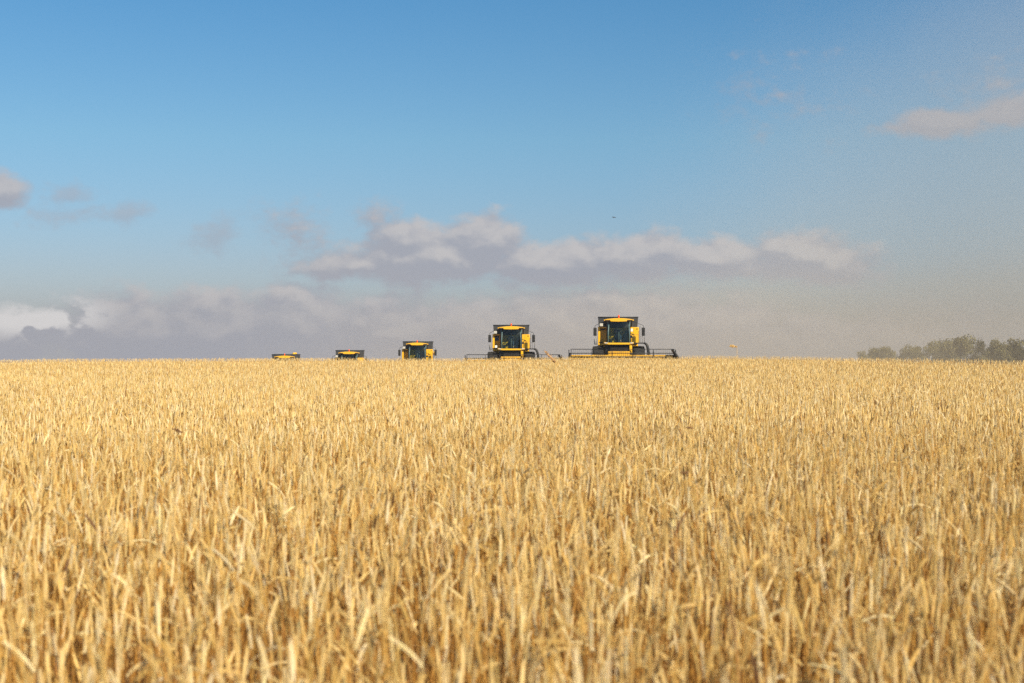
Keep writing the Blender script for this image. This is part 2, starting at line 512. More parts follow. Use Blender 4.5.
def stalk(st, rnd, lod, x, y, tall=None, dark=False):
    h = tall or min(1.0, max(0.55, rnd.gauss((0.85, 0.84, 0.815)[lod], 0.065)))
    if tall is None and rnd.random() < (0.018, 0.018, 0.012)[lod]: h = rnd.uniform(0.98, 1.20)
    a = rnd.uniform(0, 2 * math.pi); hd = Vector((math.cos(a), math.sin(a), 0)); sd = Vector((-hd.y, hd.x, 0))
    lean = rnd.uniform(0, 0.07) if rnd.random() < 0.93 else rnd.uniform(0.07, 0.4)
    q = rnd.random()
    nod = R(rnd.uniform(0, 16)) if q < 0.70 else R(rnd.uniform(16, 60)) if q < 0.88 else R(rnd.uniform(80, 160))
    el_ = rnd.uniform(0.075, 0.115)
    sc = vary(rnd.choice(STEM), rnd); ec = vary(rnd.choice(EAR), rnd)
    if dark or rnd.random() < 0.012:
        ec = vary((0.20, 0.10, 0.045), rnd, 0.3)
    ns = {0: 7, 1: 5, 2: 3}[lod]
    Lst = h - 0.5 * el_
    # integrate the stalk's curve
    pts = [Vector((x, y, 0))]; dirs = []
    for i in range(ns):
        s_ = (i + 0.5) / ns
        bend = lean * (0.3 + 0.7 * s_) + nod * max(0, (s_ - 0.72) / 0.28) ** 1.6 * 0.62
        d_ = hd * math.sin(bend) + Vector((0, 0, math.cos(bend)))
        pts.append(pts[-1] + d_ * (Lst / ns)); dirs.append(d_)
    r0 = {0: 0.0019, 1: 0.0022, 2: 0.003}[lod]
    st.tube(pts, [r0 * (1.15 - 0.4 * i / ns) for i in range(ns + 1)], 3, sc, (hd, sd))
    # the ear
    ne = {0: 9, 1: 5, 2: 2}[lod]
    tip = pts[-1]; ear = [tip]; ed = []
    for i in range(ne):
        bend = lean + nod * (0.68 + 0.42 * (i + 0.5) / ne)
        d_ = hd * math.sin(bend) + Vector((0, 0, math.cos(bend)))
        ear.append(ear[-1] + d_ * (el_ / ne)); ed.append(d_)
    tw = rnd.uniform(0, math.pi)
    if lod == 0:
        for i in range(ne):
            d_ = ed[i]; u_ = (sd * math.cos(tw) + d_.cross(sd) * math.sin(tw)).normalized(); w_ = d_.cross(u_).normalized()
            taper = 0.45 + 0.72 * math.sin(math.pi * (i + 1.6) / (ne + 1.9)) ** 0.8
            c2 = vary(ec, rnd, 0.07)
            for sg in (-1, 1):
                p0 = ear[i] + u_ * (0.0012 * sg)
                p1 = ear[i] + d_ * 0.019 + u_ * (0.0048 * sg * taper)
                st.spindle(p0, p1, w_, 0.0037 * taper, 0.0024 * taper, c2)
                if rnd.random() < 0.8:
                    st.strip([p1, p1 + d_ * rnd.uniform(0.014, 0.040) + u_ * (sg * rnd.uniform(0.002, 0.009))], [0.0006, 0.0001], w_, c2)
        st.spindle(ear[-1] - ed[-1] * 0.004, ear[-1] + ed[-1] * 0.014, sd, 0.0032, 0.0028, ec)
    elif lod == 1:
        rr = [0.0026, 0.0050, 0.0059, 0.0052, 0.0036, 0.0008]
        st.tube(ear, rr, 4, ec, (hd * math.cos(nod) - Vector((0, 0, math.sin(nod) * .8)), sd))
    else:
        st.tube(ear, [0.0032, 0.0072, 0.0016], 3, ec, ((hd * math.cos(nod) - Vector((0, 0, math.sin(nod) * .8))), sd))
    # dry leaves
    for _ in range({0: rnd.choice((1, 2, 2, 3)), 1: rnd.choice((1, 1, 2)), 2: rnd.choice((0, 1))}[lod]):
        i0 = rnd.randint(max(1, ns // 3), max(1, ns - 2)); base = pts[i0]
        la = rnd.uniform(0, 2 * math.pi); ld = Vector((math.cos(la), math.sin(la), 0)); ls = Vector((-ld.y, ld.x, rnd.uniform(-.4, .4)))
        L = rnd.uniform(0.10, 0.24); el0 = rnd.uniform(0.6, 1.4); dr = rnd.uniform(1.2, 3.2)
        nl = {0: 5, 1: 3, 2: 2}[lod]; lp = [base]
        for i in range(nl):
            e_ = el0 - dr * (i / nl)
            lp.append(lp[-1] + (ld * math.cos(e_) + Vector((0, 0, math.sin(e_)))) * (L / nl))
        wd = rnd.uniform(0.0022, 0.0040)
        st.strip(lp, [wd * (1 - (i / nl) ** 2) + 0.0006 for i in range(nl + 1)], ls, vary(rnd.choice(LEAF), rnd))


TILES = []                                            # source meshes for the scatter
NVAR = (7, 6, 6)
DENS = ((400, 380, 350, 320, 285, 240, 195), (410, 380, 350, 320, 285, 245), (390, 370, 350, 335, 310, 280))
ti = 0
for lod in range(3):
    for vv in range(NVAR[lod]):
        st = Strands(); rnd = random.Random(100 * lod + vv)
        for _ in range(DENS[lod][vv]):
            stalk(st, rnd, lod, rnd.uniform(-0.52, 0.52), rnd.uniform(-0.52, 0.52))
        o = bpy.data.objects.new('wheat_tile_%02d' % ti, st.mesh('wheat_tile')); TILES.append(o); ti += 1

MACH = [(7.58, 101.0), (-0.06, 111.0), (-9.0, 135.0), (-16.5, 144.0), (-23.9, 149.5)]


def wheat_end(x):
    if x > 11.5: return 122.0
    if x < -27.6: return 165.0
    k_ = min(MACH, key=lambda q: abs(q[0] - x))
    return k_[1] - 4.35


P_, I_, A_, Sz = [], [], [], []
for yi in range(-4, 166):
    y = yi + 0.5
    hw = 0.36 * max(y, 0) * 1.12 + 9
    for xi in range(-int(hw) - 1, int(hw) + 1):
        x = xi + 0.5
        if y > wheat_end(x): continue
        if y > 128 and x > -5: continue
        d_ = math.hypot(x, y)
        lod = 0 if d_ < 13 else 1 if d_ < 36 else 2
        thin = 0.5 + 0.9 * mnoise.fractal(Vector((x * 0.16, y * 0.13, 9.1)), 0.8, 2.0, 4) + 0.10 * min(1, max(-1, x / 6)) + rnd.uniform(-.28, .28)
        I_.append(sum(NVAR[:lod]) + min(NVAR[lod] - 1, max(0, int(thin * NVAR[lod]))))
        P_.append((x, y, float(ground_z(x, y)) - 0.005))
        A_.append(math.pi / 2 * rnd.randrange(4))
        hn = mnoise.fractal(Vector((x * 0.10, y * 0.07, 3.3)), 0.7, 2.0, 3)
        Sz.append(1.0 + 0.065 * hn + rnd.uniform(-.012, .012))
me = bpy.data.meshes.new('wheat_field'); me.from_pydata(P_, [], [])
a = me.attributes.new('pick', 'INT', 'POINT'); a.data.foreach_set('value', np.array(I_, np.int32))
a = me.attributes.new('turn', 'FLOAT', 'POINT'); a.data.foreach_set('value', np.array(A_, np.float32))
a = me.attributes.new('high', 'FLOAT', 'POINT'); a.data.foreach_set('value', np.array(Sz, np.float32))
me.materials.append(wm)
wheat = bpy.data.objects.new('wheat_field', me); COL.objects.link(wheat)
wheat['kind'] = 'stuff'; wheat['label'] = 'golden ripe wheat filling the whole field up to the crest'; wheat['category'] = 'wheat'
ng = bpy.data.node_groups.new('wheat_scatter', 'GeometryNodeTree')
ng.interface.new_socket('Geometry', in_out='INPUT', socket_type='NodeSocketGeometry')
ng.interface.new_socket('Geometry', in_out='OUTPUT', socket_type='NodeSocketGeometry')
N, L = ng.nodes, ng.links
gi, go = N.new('NodeGroupInput'), N.new('NodeGroupOutput')


def named(nm, ty):
    q = N.new('GeometryNodeInputNamedAttribute'); q.data_type = ty; q.inputs['Name'].default_value = nm
    return q.outputs['Attribute']


cr = N.new('ShaderNodeCombineXYZ'); L.new(named('turn', 'FLOAT'), cr.inputs[2])
cs = N.new('ShaderNodeCombineXYZ'); cs.inputs[0].default_value = cs.inputs[1].default_value = 1.0
L.new(named('high', 'FLOAT'), cs.inputs[2])
er = N.new('FunctionNodeEulerToRotation'); L.new(cr.outputs[0], er.inputs[0])
pick = named('pick', 'INT')
jn = N.new('GeometryNodeJoinGeometry')
for q, src in enumerate(TILES):
    oi = N.new('GeometryNodeObjectInfo'); oi.inputs['Object'].default_value = src; oi.inputs['As Instance'].default_value = False
    eq = N.new('FunctionNodeCompare'); eq.data_type = 'INT'; eq.operation = 'EQUAL'
    L.new(pick, eq.inputs['A'] if eq.inputs['A'].enabled else eq.inputs[2]); eq.inputs[3].default_value = q
    ip = N.new('GeometryNodeInstanceOnPoints')
    L.new(gi.outputs[0], ip.inputs['Points']); L.new(oi.outputs['Geometry'], ip.inputs['Instance'])
    L.new(eq.outputs[0], ip.inputs['Selection'])
    L.new(er.outputs[0], ip.inputs['Rotation']); L.new(cs.outputs[0], ip.inputs['Scale'])
    L.new(ip.outputs[0], jn.inputs[0])
L.new(jn.outputs[0], go.inputs[0])
md = wheat.modifiers.new('scatter', 'NODES'); md.node_group = ng

# ------------------------------------------------------------------ combine harvester
M = {
    'yellow': material('harvester_yellow', (0.84, 0.455, 0.006), 0.42, 0, 0.05, 3, 0.2, (0.46, 0.28, 0.09), 0.22),
    'worn': material('worn_header_yellow', (0.70, 0.38, 0.012), 0.5, 0, 0.12, 4, 0, (0.22, 0.14, 0.06), 0.6),
    'dark': material('dark_grey_steel', (0.036, 0.041, 0.050), 0.55, 0, 0.2, 4, 0, (0.20, 0.17, 0.13), 0.12),
    'black': material('black_plastic', (0.012, 0.012, 0.013), 0.5, 0, 0.15, 5),
    'tyre': material('dusty_rubber', (0.016, 0.016, 0.016), 0.85, 0, 0.25, 6, 0, (0.10, 0.075, 0.05), 0.15),
    'rim': material('rim_grey', (0.50, 0.48, 0.42), 0.5, 0.2, 0.1, 5),
    'grey': material('galvanised_rail', (0.42, 0.43, 0.44), 0.45, 0.3, 0.1, 6),
    'white': material('white_lamp_glass', (0.85, 0.84, 0.80), 0.25, 0, 0.03, 6),
    'lens': material('clear_lens', (0.52, 0.50, 0.44), 0.2, 0, 0.15, 20),
    'red': material('orange_beacon', (0.85, 0.10, 0.015), 0.3, 0, 0.05, 6),
    'steel': material('worn_steel', (0.34, 0.32, 0.29), 0.4, 0.7, 0.2, 8, 0, (0.30, 0.22, 0.13), 0.4),
    'pillar': material('teal_grey_pillar', (0.075, 0.135, 0.145), 0.4, 0, 0.1, 5),
    'seat': material('seat_fabric', (0.035, 0.04, 0.05), 0.9, 0, 0.2, 12),
    'console': material('cab_plastic', (0.10, 0.11, 0.105), 0.6, 0, 0.15, 8),
    'paper': material('tan_cab_bag', (0.45, 0.40, 0.24), 0.8, 0, 0.15, 8),
    'blue': material('blue_notice_plate', (0.03, 0.08, 0.16), 0.4, 0, 0.2, 9),
}
glass = bpy.data.materials.new('tinted_cab_glass'); glass.use_nodes = True
gn = glass.node_tree.nodes; gl = glass.node_tree.links; gn.remove(gn['Principled BSDF'])
tb = gn.new('ShaderNodeBsdfTransparent'); tb.inputs[0].default_value = (0.58, 0.70, 0.69, 1)
gb = gn.new('ShaderNodeBsdfGlossy'); gb.inputs['Roughness'].default_value = 0.06
fr = gn.new('ShaderNodeFresnel'); fr.inputs[0].default_value = 1.45
ms = gn.new('ShaderNodeMixShader')
gl.new(fr.outputs[0], ms.inputs[0]); gl.new(tb.outputs[0], ms.inputs[1]); gl.new(gb.outputs[0], ms.inputs[2])
gl.new(ms.outputs[0], gn['Material Output'].inputs['Surface'])

# machine coordinates: faces -Y (towards the camera), x to the picture's right, z up from the soil
def make_harvester():
    root = empty('combine_harvester')
    # --- body shell
    m = MB()
    m.prism([(0.95, 1.72), (0.95, 3.16), (5.2, 3.16), (6.9, 2.7), (7.3, 2.2), (7.3, 1.5), (6.0, 1.2), (2.2, 1.2)], 'x', -1.40, 1.40, 0.04)
    body = m.build('body', M['yellow'], root)
    for sx in (-1, 1):
        x_ = 1.405 * sx
        MB().box(x_, x_ + 0.03 * sx, 2.6, 4.6, 1.6, 2.7, 0.01).build('side_grille', M['dark'], body)
        MB().box(x_, x_ + 0.03 * sx, 5.0, 6.4, 1.7, 2.5, 0.01).build('side_grille', M['dark'], body)
    MB().box(-1.1, 1.1, 7.0, 7.9, 0.9, 1.45, 0.05).build('straw_chopper', M['dark'], root)
    # --- front panels beside the cab
    m = MB()
    m.box(0.72, 1.46, 0.70, 0.94, 2.08, 3.20, 0.03)
    pr = m.build('front_panel', M['yellow'], root)
    m = MB()
    m.box(1.055, 1.065, 0.694, 0.70, 2.12, 3.16); m.box(0.73, 1.43, 0.694, 0.70, 2.66, 2.672)
    m.build('panel_seam', M['dark'], pr)
    MB().box(0.78, 1.00, 0.686, 0.70, 2.45, 2.60, 0.01).build('vent', M['black'], pr)
    MB().box(0.86, 1.02, 0.690, 0.70, 2.90, 3.10, 0.0).build('sticker', M['white'], pr)
    MB().box(1.28, 1.36, 0.688, 0.70, 3.03, 3.11, 0.01).build('latch', M['black'], pr)
    m = MB()
    m.box(-1.47, -1.31, 0.55, 0.94, 1.92, 3.22, 0.03)
    m.box(-1.31, -0.80, 0.62, 0.94, 3.12, 3.22, 0.02)
    m.box(-1.31, -0.80, 0.60, 0.94, 1.92, 2.06, 0.02)
    m.box(-1.31, -0.80, 0.86, 0.95, 2.06, 3.12)
    pl = m.build('front_panel', M['yellow'], root)
    MB().box(-1.31, -0.95, 0.845, 0.862, 3.00, 3.10, 0.005).build('vent', M['black'], pl)
    MB().box(-1.40, -1.10, 0.545, 0.60, 2.06, 2.15, 0.01).build('step_plate', M['black'], pl)
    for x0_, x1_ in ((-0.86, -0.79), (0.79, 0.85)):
        MB().box(x0_, x1_, 0.10, 1.0, 2.10, 3.30, 0.01).build('dark_gap', M['black'], root)  # solid black strips stand in for the dark of the gaps beside the cab
    # --- grain tank
    m = MB()
    t0, t1, th = 1.37, 1.43, 0.05
    for (pts) in (
        [(-t0, 1.55, 3.17), (t0, 1.55, 3.17), (t1, 1.45, 3.96), (-t1, 1.45, 3.96)],
        [(-t0, 4.9, 3.17), (t0, 4.9, 3.17), (t1, 5.0, 3.96), (-t1, 5.0, 3.96)],
        [(-t0, 1.55, 3.17), (-t0, 4.9, 3.17), (-t1, 5.0, 3.96), (-t1, 1.45, 3.96)],
        [(t0, 1.55, 3.17), (t0, 4.9, 3.17), (t1, 5.0, 3.96), (t1, 1.45, 3.96)],
    ):
        vs = [Vector(q) for q in pts]
        nrm = (vs[1] - vs[0]).cross(vs[3] - vs[0]).normalized() * th
        c0 = Vector((0, 3.2, 3.5)); mid = sum(vs, Vector()) / 4
        if nrm.dot(c0 - mid) < 0: nrm = -nrm
        a_ = [m.bm.verts.new(q) for q in vs]; b_ = [m.bm.verts.new(q + nrm) for q in vs]
        m.bm.faces.new(a_); m.bm.faces.new(b_[::-1])
        for i in range(4):
            m.bm.faces.new((a_[i], a_[(i + 1) % 4], b_[(i + 1) % 4], b_[i]))
    tank = m.build('grain_tank', M['dark'], root)
    m = MB()
    m.tube([(-t1, 1.44, 3.94), (t1, 1.44, 3.94), (t1, 5.01, 3.94), (-t1, 5.01, 3.94), (-t1, 1.44, 3.94)], 0.028, 6)
    for x_ in (-0.95, -0.3, 0.35, 1.0):
        m.box(x_, x_ + 0.05, 1.42, 1.47, 3.2, 3.9)
    m.build('tank_rim', M['dark'], tank)
    # --- cab
    m = MB()
    m.box(-0.79, 0.79, -0.10, 1.60, 1.98, 2.10, 0.02)               # floor
    m.box(-0.75, 0.75, 1.54, 1.60, 2.10, 3.60)                       # back wall
    m.box(-0.80, 0.80, 0.0, 1.62, 3.58, 3.64, 0.02)                  # ceiling
    cab = m.build('cab', M['black'], root)
    for sx in (-1, 1):
        for pp in ([(0.75 * sx, -0.08, 2.10), (0.75 * sx, -0.04, 2.8), (0.70 * sx, 0.06, 3.60)],
                   [(0.78 * sx, 0.95, 2.10), (0.78 * sx, 0.95, 3.60)], [(0.77 * sx, 1.55, 2.10), (0.77 * sx, 1.55, 3.60)]):
            MB().tube(pp, 0.05, 6).build('pillar', M['pillar'], cab)
    # curved windscreen
    m = MB(); rows = []
    for iz in range(7):
        fz = iz / 6; z_ = 2.10 + 1.47 * fz; row = []
        for ix in range(11):
            fx = ix / 5 - 1
            hwid = 0.74 - 0.05 * fz
            y_ = -0.06 + 0.12 * fz - 0.14 * (1 - fx * fx)
            row.append(m.bm.verts.new((hwid * fx, y_, z_)))
        rows.append(row)
    for i in range(6):
        for j in range(10):
            f = m.bm.faces.new((rows[i][j], rows[i][j + 1], rows[i + 1][j + 1], rows[i + 1][j])); f.smooth = True
    m.build('windscreen', glass, cab)
    for sx in (-1, 1):
        MB().face([(0.76 * sx, 0.0, 2.12), (0.78 * sx, 0.92, 2.12), (0.78 * sx, 0.92, 3.57), (0.72 * sx, 0.08, 3.57)]).build('side_window', glass, cab)
    m = MB()
    m.box(-0.27, 0.27, 0.72, 1.22, 2.42, 2.58, 0.05); m.prism([(1.16, 2.55), (1.30, 2.55), (1.40, 3.30), (1.28, 3.30)], 'x', -0.25, 0.25, 0.03)
    m.box(-0.16, 0.16, 0.80, 1.14, 2.10, 2.42, 0.02)
    m.build('seat', M['seat'], cab)
    m = MB()
    m.tube([(0, 0.16, 2.10), (0, 0.26, 2.62), (0, 0.34, 2.84)], [0.07, 0.06, 0.05], 8)
    ring = [(0.21 * math.cos(q * math.pi / 10), 0.36 - 0.09 * math.sin(q * math.pi / 10), 2.86 + 0.19 * math.sin(q * math.pi / 10)) for q in range(21)]
    m.tube(ring, 0.017, 6); m.tube([ring[0], ring[10]], 0.014, 6)
    m.build('steering_wheel', M['console'], cab)
    m = MB()
    m.box(0.33, 0.62, 0.55, 1.30, 2.10, 2.72, 0.04); m.box(0.45, 0.70, 0.30, 0.36, 2.72, 2.98, 0.02); m.tube([(0.58, 0.33, 2.10), (0.58, 0.33, 2.75)], 0.02, 6)
    m.build('console', M['console'], cab)
    MB().box(-0.72, -0.46, 0.18, 0.45, 2.10, 2.40, 0.05).build('cab_bag', M['paper'], cab)
    # --- cab roof with yellow visor
    m = MB()
    m.box(-0.90, 0.90, 0.05, 1.40, 3.645, 3.80, 0.05)
    roof = m.build('cab_roof', M['black'], root)
    top = [(-1.07, 3.72), (-0.8, 3.775), (-0.4, 3.82), (0, 3.835), (0.4, 3.82), (0.8, 3.775), (1.07, 3.72)]
    bot = [(1.04, 3.635), (0.62, 3.63), (0.52, 3.595), (0, 3.58), (-0.52, 3.595), (-0.62, 3.63), (-1.04, 3.635)]
    MB().prism(top + bot, 'y', -0.28, 0.04, 0.02).build('visor', M['yellow'], roof)
    for sx in (-1, 1):
        for q in range(3):
            x_ = sx * (0.66 + 0.13 * q)
            MB().box(x_ - 0.055, x_ + 0.055, -0.31, -0.27, 3.645, 3.71, 0.008).build('work_light', M['black'], roof)
    m = MB(); m.tube([(0, -0.02, 3.82), (0, -0.02, 3.93)], 0.05, 10); m.tube([(0, -0.02, 3.93), (0, -0.02, 4.03), (0, -0.02, 4.06)], [0.065, 0.06, 0.03], 10)
    m.build('beacon', M['red'], root)
    # --- lamp on the left shoulder
    m = MB(); m.box(-1.36, -1.12, -0.24, -0.08, 3.25, 3.46, 0.03); sl = m.build('shoulder_lamp', M['lens'], root)
    MB().box(-1.27, -1.21, -0.12, 1.5, 3.19, 3.25).build('lamp_bracket', M['dark'], sl)
    # --- beam under the windscreen, with lamps
    bm_ = MB().prism([(-1.06, 2.14), (-0.7, 2.09), (0.7, 2.09), (1.06, 2.14), (1.03, 2.00), (0.7, 1.96), (-0.7, 1.96), (-1.03, 2.00)], 'y', -0.34, -0.12, 0.02).build('front_beam', M['yellow'], root)
    for sx in (-1, 1):
        MB().box(sx * 0.90 - 0.11, sx * 0.90 + 0.11, -0.37, -0.335, 2.03, 2.11, 0.015).build('headlight', M['lens'], bm_)
    # --- underside, axle and feeder
    m = MB(); m.box(-0.95, 0.95, 0.1, 5.6, 0.95, 1.95, 0.03); m.tube([(-1.2, 0.75, 0.92), (1.2, 0.75, 0.92)], 0.16, 10); m.tube([(-1.1, 4.9, 0.66), (1.1, 4.9, 0.66)], 0.1, 10)
    m.build('chassis', M['black'], root)
    fh = MB().prism([(0.1, 1.85), (0.1, 1.05), (-2.40, 0.38), (-2.40, 1.12)], 'x', -0.62, 0.62, 0.03).build('feeder_house', M['black'], root)
    MB().box(-0.80, 0.72, -2.62, -2.42, 1.20, 1.50, 0.03).build('feeder_cover', M['worn'], root)
    m = MB(); m.box(0.74, 0.93, -0.5, -0.2, 1.30, 1.90, 0.03); m.build('tank_post', M['yellow'], root)
    m = MB()
    for sx in (-1, 1):
        m.tube([(0.55 * sx, 0.2, 1.0), (0.55 * sx, -1.9, 0.6)], [0.06, 0.045], 8)
        for q in range(3):
            m.tube([(0.66 + .06 * q, 0.2, 1.7), (0.75 + .05 * q, -0.9, 1.45), (0.7 + .06 * q, -2.3, 1.15)], 0.022, 5)
    m.build('hydraulic_hose', M['black'], root)
    # --- wheels
    def wheel(name, cx, cy, r, wd):
        w0 = empty(name); w0.parent = root
        prof = [(-wd / 2, r * 0.58), (-wd / 2, r * 0.86), (-wd * 0.44, r * 0.94), (-wd * 0.3, r * 0.965), (0, r * 0.97), (wd * 0.3, r * 0.965), (wd * 0.44, r * 0.94), (wd / 2, r * 0.86), (wd / 2, r * 0.58)]
        m = MB().lathe(prof, (cx, cy, r), 36)
        for q in range(20):
            for sg in (-1, 1):
                a0 = 2 * math.pi * (q + (0.5 if sg > 0 else 0)) / 20
                pt = lambda xx, rr, aa: (cx + xx, cy + rr * math.cos(aa), r + rr * math.sin(aa))
                xi, xo = 0.02 * sg, wd * 0.46 * sg
                l0 = [pt(xi, r * 0.96, a0), pt(xi, r * 0.96, a0 + 0.07), pt(xo, r * 0.93, a0 + 0.20), pt(xo, r * 0.93, a0 + 0.13)]
                l1 = [pt(xi, r, a0), pt(xi, r, a0 + 0.07), pt(xo, r * 0.975, a0 + 0.20), pt(xo, r * 0.975, a0 + 0.13)]
                va = [m.bm.verts.new(z_) for z_ in l0]; vb = [m.bm.verts.new(z_) for z_ in l1]
                m.bm.faces.new(vb)
                for i in range(4):
                    m.bm.faces.new((va[i], va[(i + 1) % 4], vb[(i + 1) % 4], vb[i]))
        m.build('tyre', M['tyre'], w0)
        MB().lathe([(-wd * 0.47, r * 0.60), (-wd * 0.40, r * 0.56), (-wd * 0.2, r * 0.30), (-wd * 0.22, 0.02), (wd * 0.22, 0.02), (wd * 0.2, r * 0.30), (wd * 0.40, r * 0.56), (wd * 0.47, r * 0.60)], (cx, cy, r), 28).build('rim', M['rim'], w0)
    wheel('front_wheel', -1.46, 0.75, 0.93, 0.80); wheel('front_wheel', 1.46, 0.75, 0.93, 0.80)
    wheel('rear_wheel', -1.30, 4.9, 0.66, 0.5); wheel('rear_wheel', 1.30, 4.9, 0.66, 0.5)
    # --- platform, ladder and rails on the picture's right
    MB().box(0.90, 1.86, -0.05, 0.68, 2.02, 2.10, 0.01).build('platform', M['black'], root)
    m = MB()
    arc = [(1.80, 2.06), (1.92, 2.02), (2.0, 1.9), (2.06, 1.7), (2.10, 1.45), (2.13, 1.1), (2.14, 0.75)]
    for y_ in (-0.02, 0.42):
        m.tube([(x_, y_, z_) for (x_, z_) in arc], 0.085, 6)
    for (x_, z_) in arc[2:] + [(2.11, 1.28), (2.135, 0.92)]:
        m.box(x_ - 0.09, x_ + 0.09, -0.02, 0.42, z_ - 0.03, z_ + 0.03)
    for y_ in (-0.04, 0.44):
        m.prism([(1.84, 2.10), (2.0, 2.06), (2.10, 1.9), (2.18, 1.6), (2.22, 1.25), (2.12, 1.25), (2.06, 1.6), (1.98, 1.84), (1.84, 1.98)], 'y', y_ - 0.02, y_ + 0.02)
    m.build('ladder', M['black'], root)
    m = MB()
    m.tube([(1.50, 0.0, 2.1), (1.50, 0.0, 3.20), (1.56, 0.0, 3.27), (1.70, 0.0, 3.27)], 0.022, 6)
    m.tube([(1.66, 0.0, 2.1), (1.66, 0.0, 2.5), (1.72, 0.0, 2.58)], 0.022, 6)
    m.tube([(1.52, 0.62, 2.1), (1.52, 0.62, 3.0), (1.84, 0.62, 3.0), (1.84, 0.62, 2.1)], 0.02, 6)
    m.tube([(1.52, 0.62, 2.55), (1.84, 0.62, 2.55)], 0.016, 6)
    m.build('handrail', M['grey'], root)
    m = MB(); m.tube([(-1.56, 0.5, 1.95), (-1.62, 0.45, 2.5), (-1.62, 0.45, 3.1)], 0.03, 6); m.box(-1.74, -1.58, 0.6, 0.9, 1.95, 2.45, 0.03)
    m.build('handrail', M['grey'], root)
    # --- mirrors
    for sx in (-1, 1):
        x_ = 1.74 * sx if sx > 0 else -1.68
        mi = MB().box(x_ - 0.115, x_ + 0.115, -0.10, 0.0, 2.58, 3.16, 0.03).build('mirror', M['black'], root)
        m = MB(); m.tube([(0.86 * sx, 0.02, 3.62), (1.30 * sx, -0.06, 3.50), (x_, -0.03, 3.30), (x_, -0.03, 3.14)], 0.018, 6)
        m.build('mirror_arm', M['black'], mi)
    # --- unloading tube folded back along the picture's right side
    m = MB(); m.tube([(1.00, 2.6, 2.6), (1.34, 2.8, 2.85), (1.38, 3.3, 2.90), (1.36, 6.2, 2.90), (1.34, 8.2, 2.86), (1.34, 8.5, 2.70)], [0.17, 0.16, 0.15, 0.15, 0.15, 0.17], 12)
    m.build('unloading_tube', M['yellow'], root)
    m = MB(); m.tube([(-0.9, 5.4, 3.1), (-0.9, 5.4, 3.55), (-0.9, 5.55, 3.62)], 0.06, 8); m.build('exhaust', M['steel'], root)
    # --- header
    W = 3.68
    hd = MB()
    hd.box(-W + 0.05, W - 0.05, -2.80, -2.66, 1.14, 1.25, 0.03)                     # top beam
    hd.box(-W + 0.05, W - 0.05, -2.72, -2.68, 0.40, 1.12)                            # back wall
    hd.prism([(-2.72, 0.42), (-3.1, 0.30), (-3.9, 0.24), (-3.9, 0.20), (-3.1, 0.25), (-2.72, 0.34)], 'x', -W + 0.05, W - 0.05)
    header = hd.build('header', M['worn'], root)
    header.location.x = 0.17
    m = MB(); m.tube([(-W + 0.1, -3.15, 0.66), (W - 0.1, -3.15, 0.66)], 0.19, 14)
    for sg in (-1, 1):
        fl = []
        for q in range(0, 97):
            a_ = q * math.pi / 8; x_ = sg * (W - 0.12 - q * (W - 0.75) / 96)
            ca, sa = math.cos(a_ * sg), math.sin(a_ * sg)
            fl.append((m.bm.verts.new((x_, -3.15 + 0.18 * ca, 0.66 + 0.18 * sa)), m.bm.verts.new((x_, -3.15 + 0.31 * ca, 0.66 + 0.31 * sa))))
        for i in range(len(fl) - 1):
            m.bm.faces.new((fl[i][0], fl[i][1], fl[i + 1][1], fl[i + 1][0]))
    m.build('auger', M['steel'], header)
    m = MB(); cy, cz, rr = -3.70, 1.10, 0.55
    m.tube([(-W + 0.14, cy, cz), (W - 0.14, cy, cz)], 0.055, 8)
    bats = [(cy + rr * math.cos(a_), cz + rr * math.sin(a_)) for a_ in [R(90 + 60 * q) for q in range(6)]]
    for (by, bz) in bats:
        m.tube([(-W + 0.14, by, bz), (W - 0.14, by, bz)], 0.026, 6)
        for q in range(50):
            x_ = -W + 0.2 + q * (2 * W - 0.4) / 49
            m.tube([(x_, by, bz), (x_, by + 0.05, bz - 0.24)], 0.006, 3, cap=False)
    for x_ in np.linspace(-W + 0.16, W - 0.16, 6):
        for i, (by, bz) in enumerate(bats):
            m.tube([(x_, cy, cz), (x_, by, bz)], 0.016, 5)
            m.tube([(x_, by, bz), (x_, *bats[(i + 1) % 6])], 0.012, 4)
    m.build('reel', M['black'], header)
    for sx in (-1, 1):
        MB().tube([(sx * 3.60, -2.70, 1.32), (sx * 3.60, -3.2, 1.36), (sx * 3.60, -3.75, 1.12)], 0.05, 6).build('reel_arm', M['black'], header)
    m = MB(); m.box(-W + 0.05, W - 0.05, -3.98, -3.90, 0.19, 0.25)
    for q in range(96):
        x_ = -W + 0.1 + q * (2 * W - 0.2) / 95
        m.prism([(x_ - 0.02, -3.97), (x_ + 0.02, -3.97), (x_, -4.10)], 'z', 0.20, 0.235)
    m.build('cutter_bar', M['steel'], header)
    for sx in (-1, 1):
        x0 = sx * (W - 0.04); x1 = sx * (W + 0.02)
        prof = [(-2.66, 0.25), (-2.66, 1.30), (-2.80, 1.62), (-3.05, 1.50), (-3.5, 1.05), (-4.2, 0.55), (-4.75, 0.18), (-3.9, 0.15)]
        MB().prism(prof, 'x', min(x0, x1), max(x0, x1), 0.01).build('crop_divider', M['black'], header)
    MB().prism([(3.36, 1.60), (3.46, 1.64), (3.80, 1.16), (3.84, 0.30), (3.72, 0.30), (3.66, 1.10)], 'y', -4.30, -2.62, 0.02).build('crop_divider', M['black'], header)
    return root


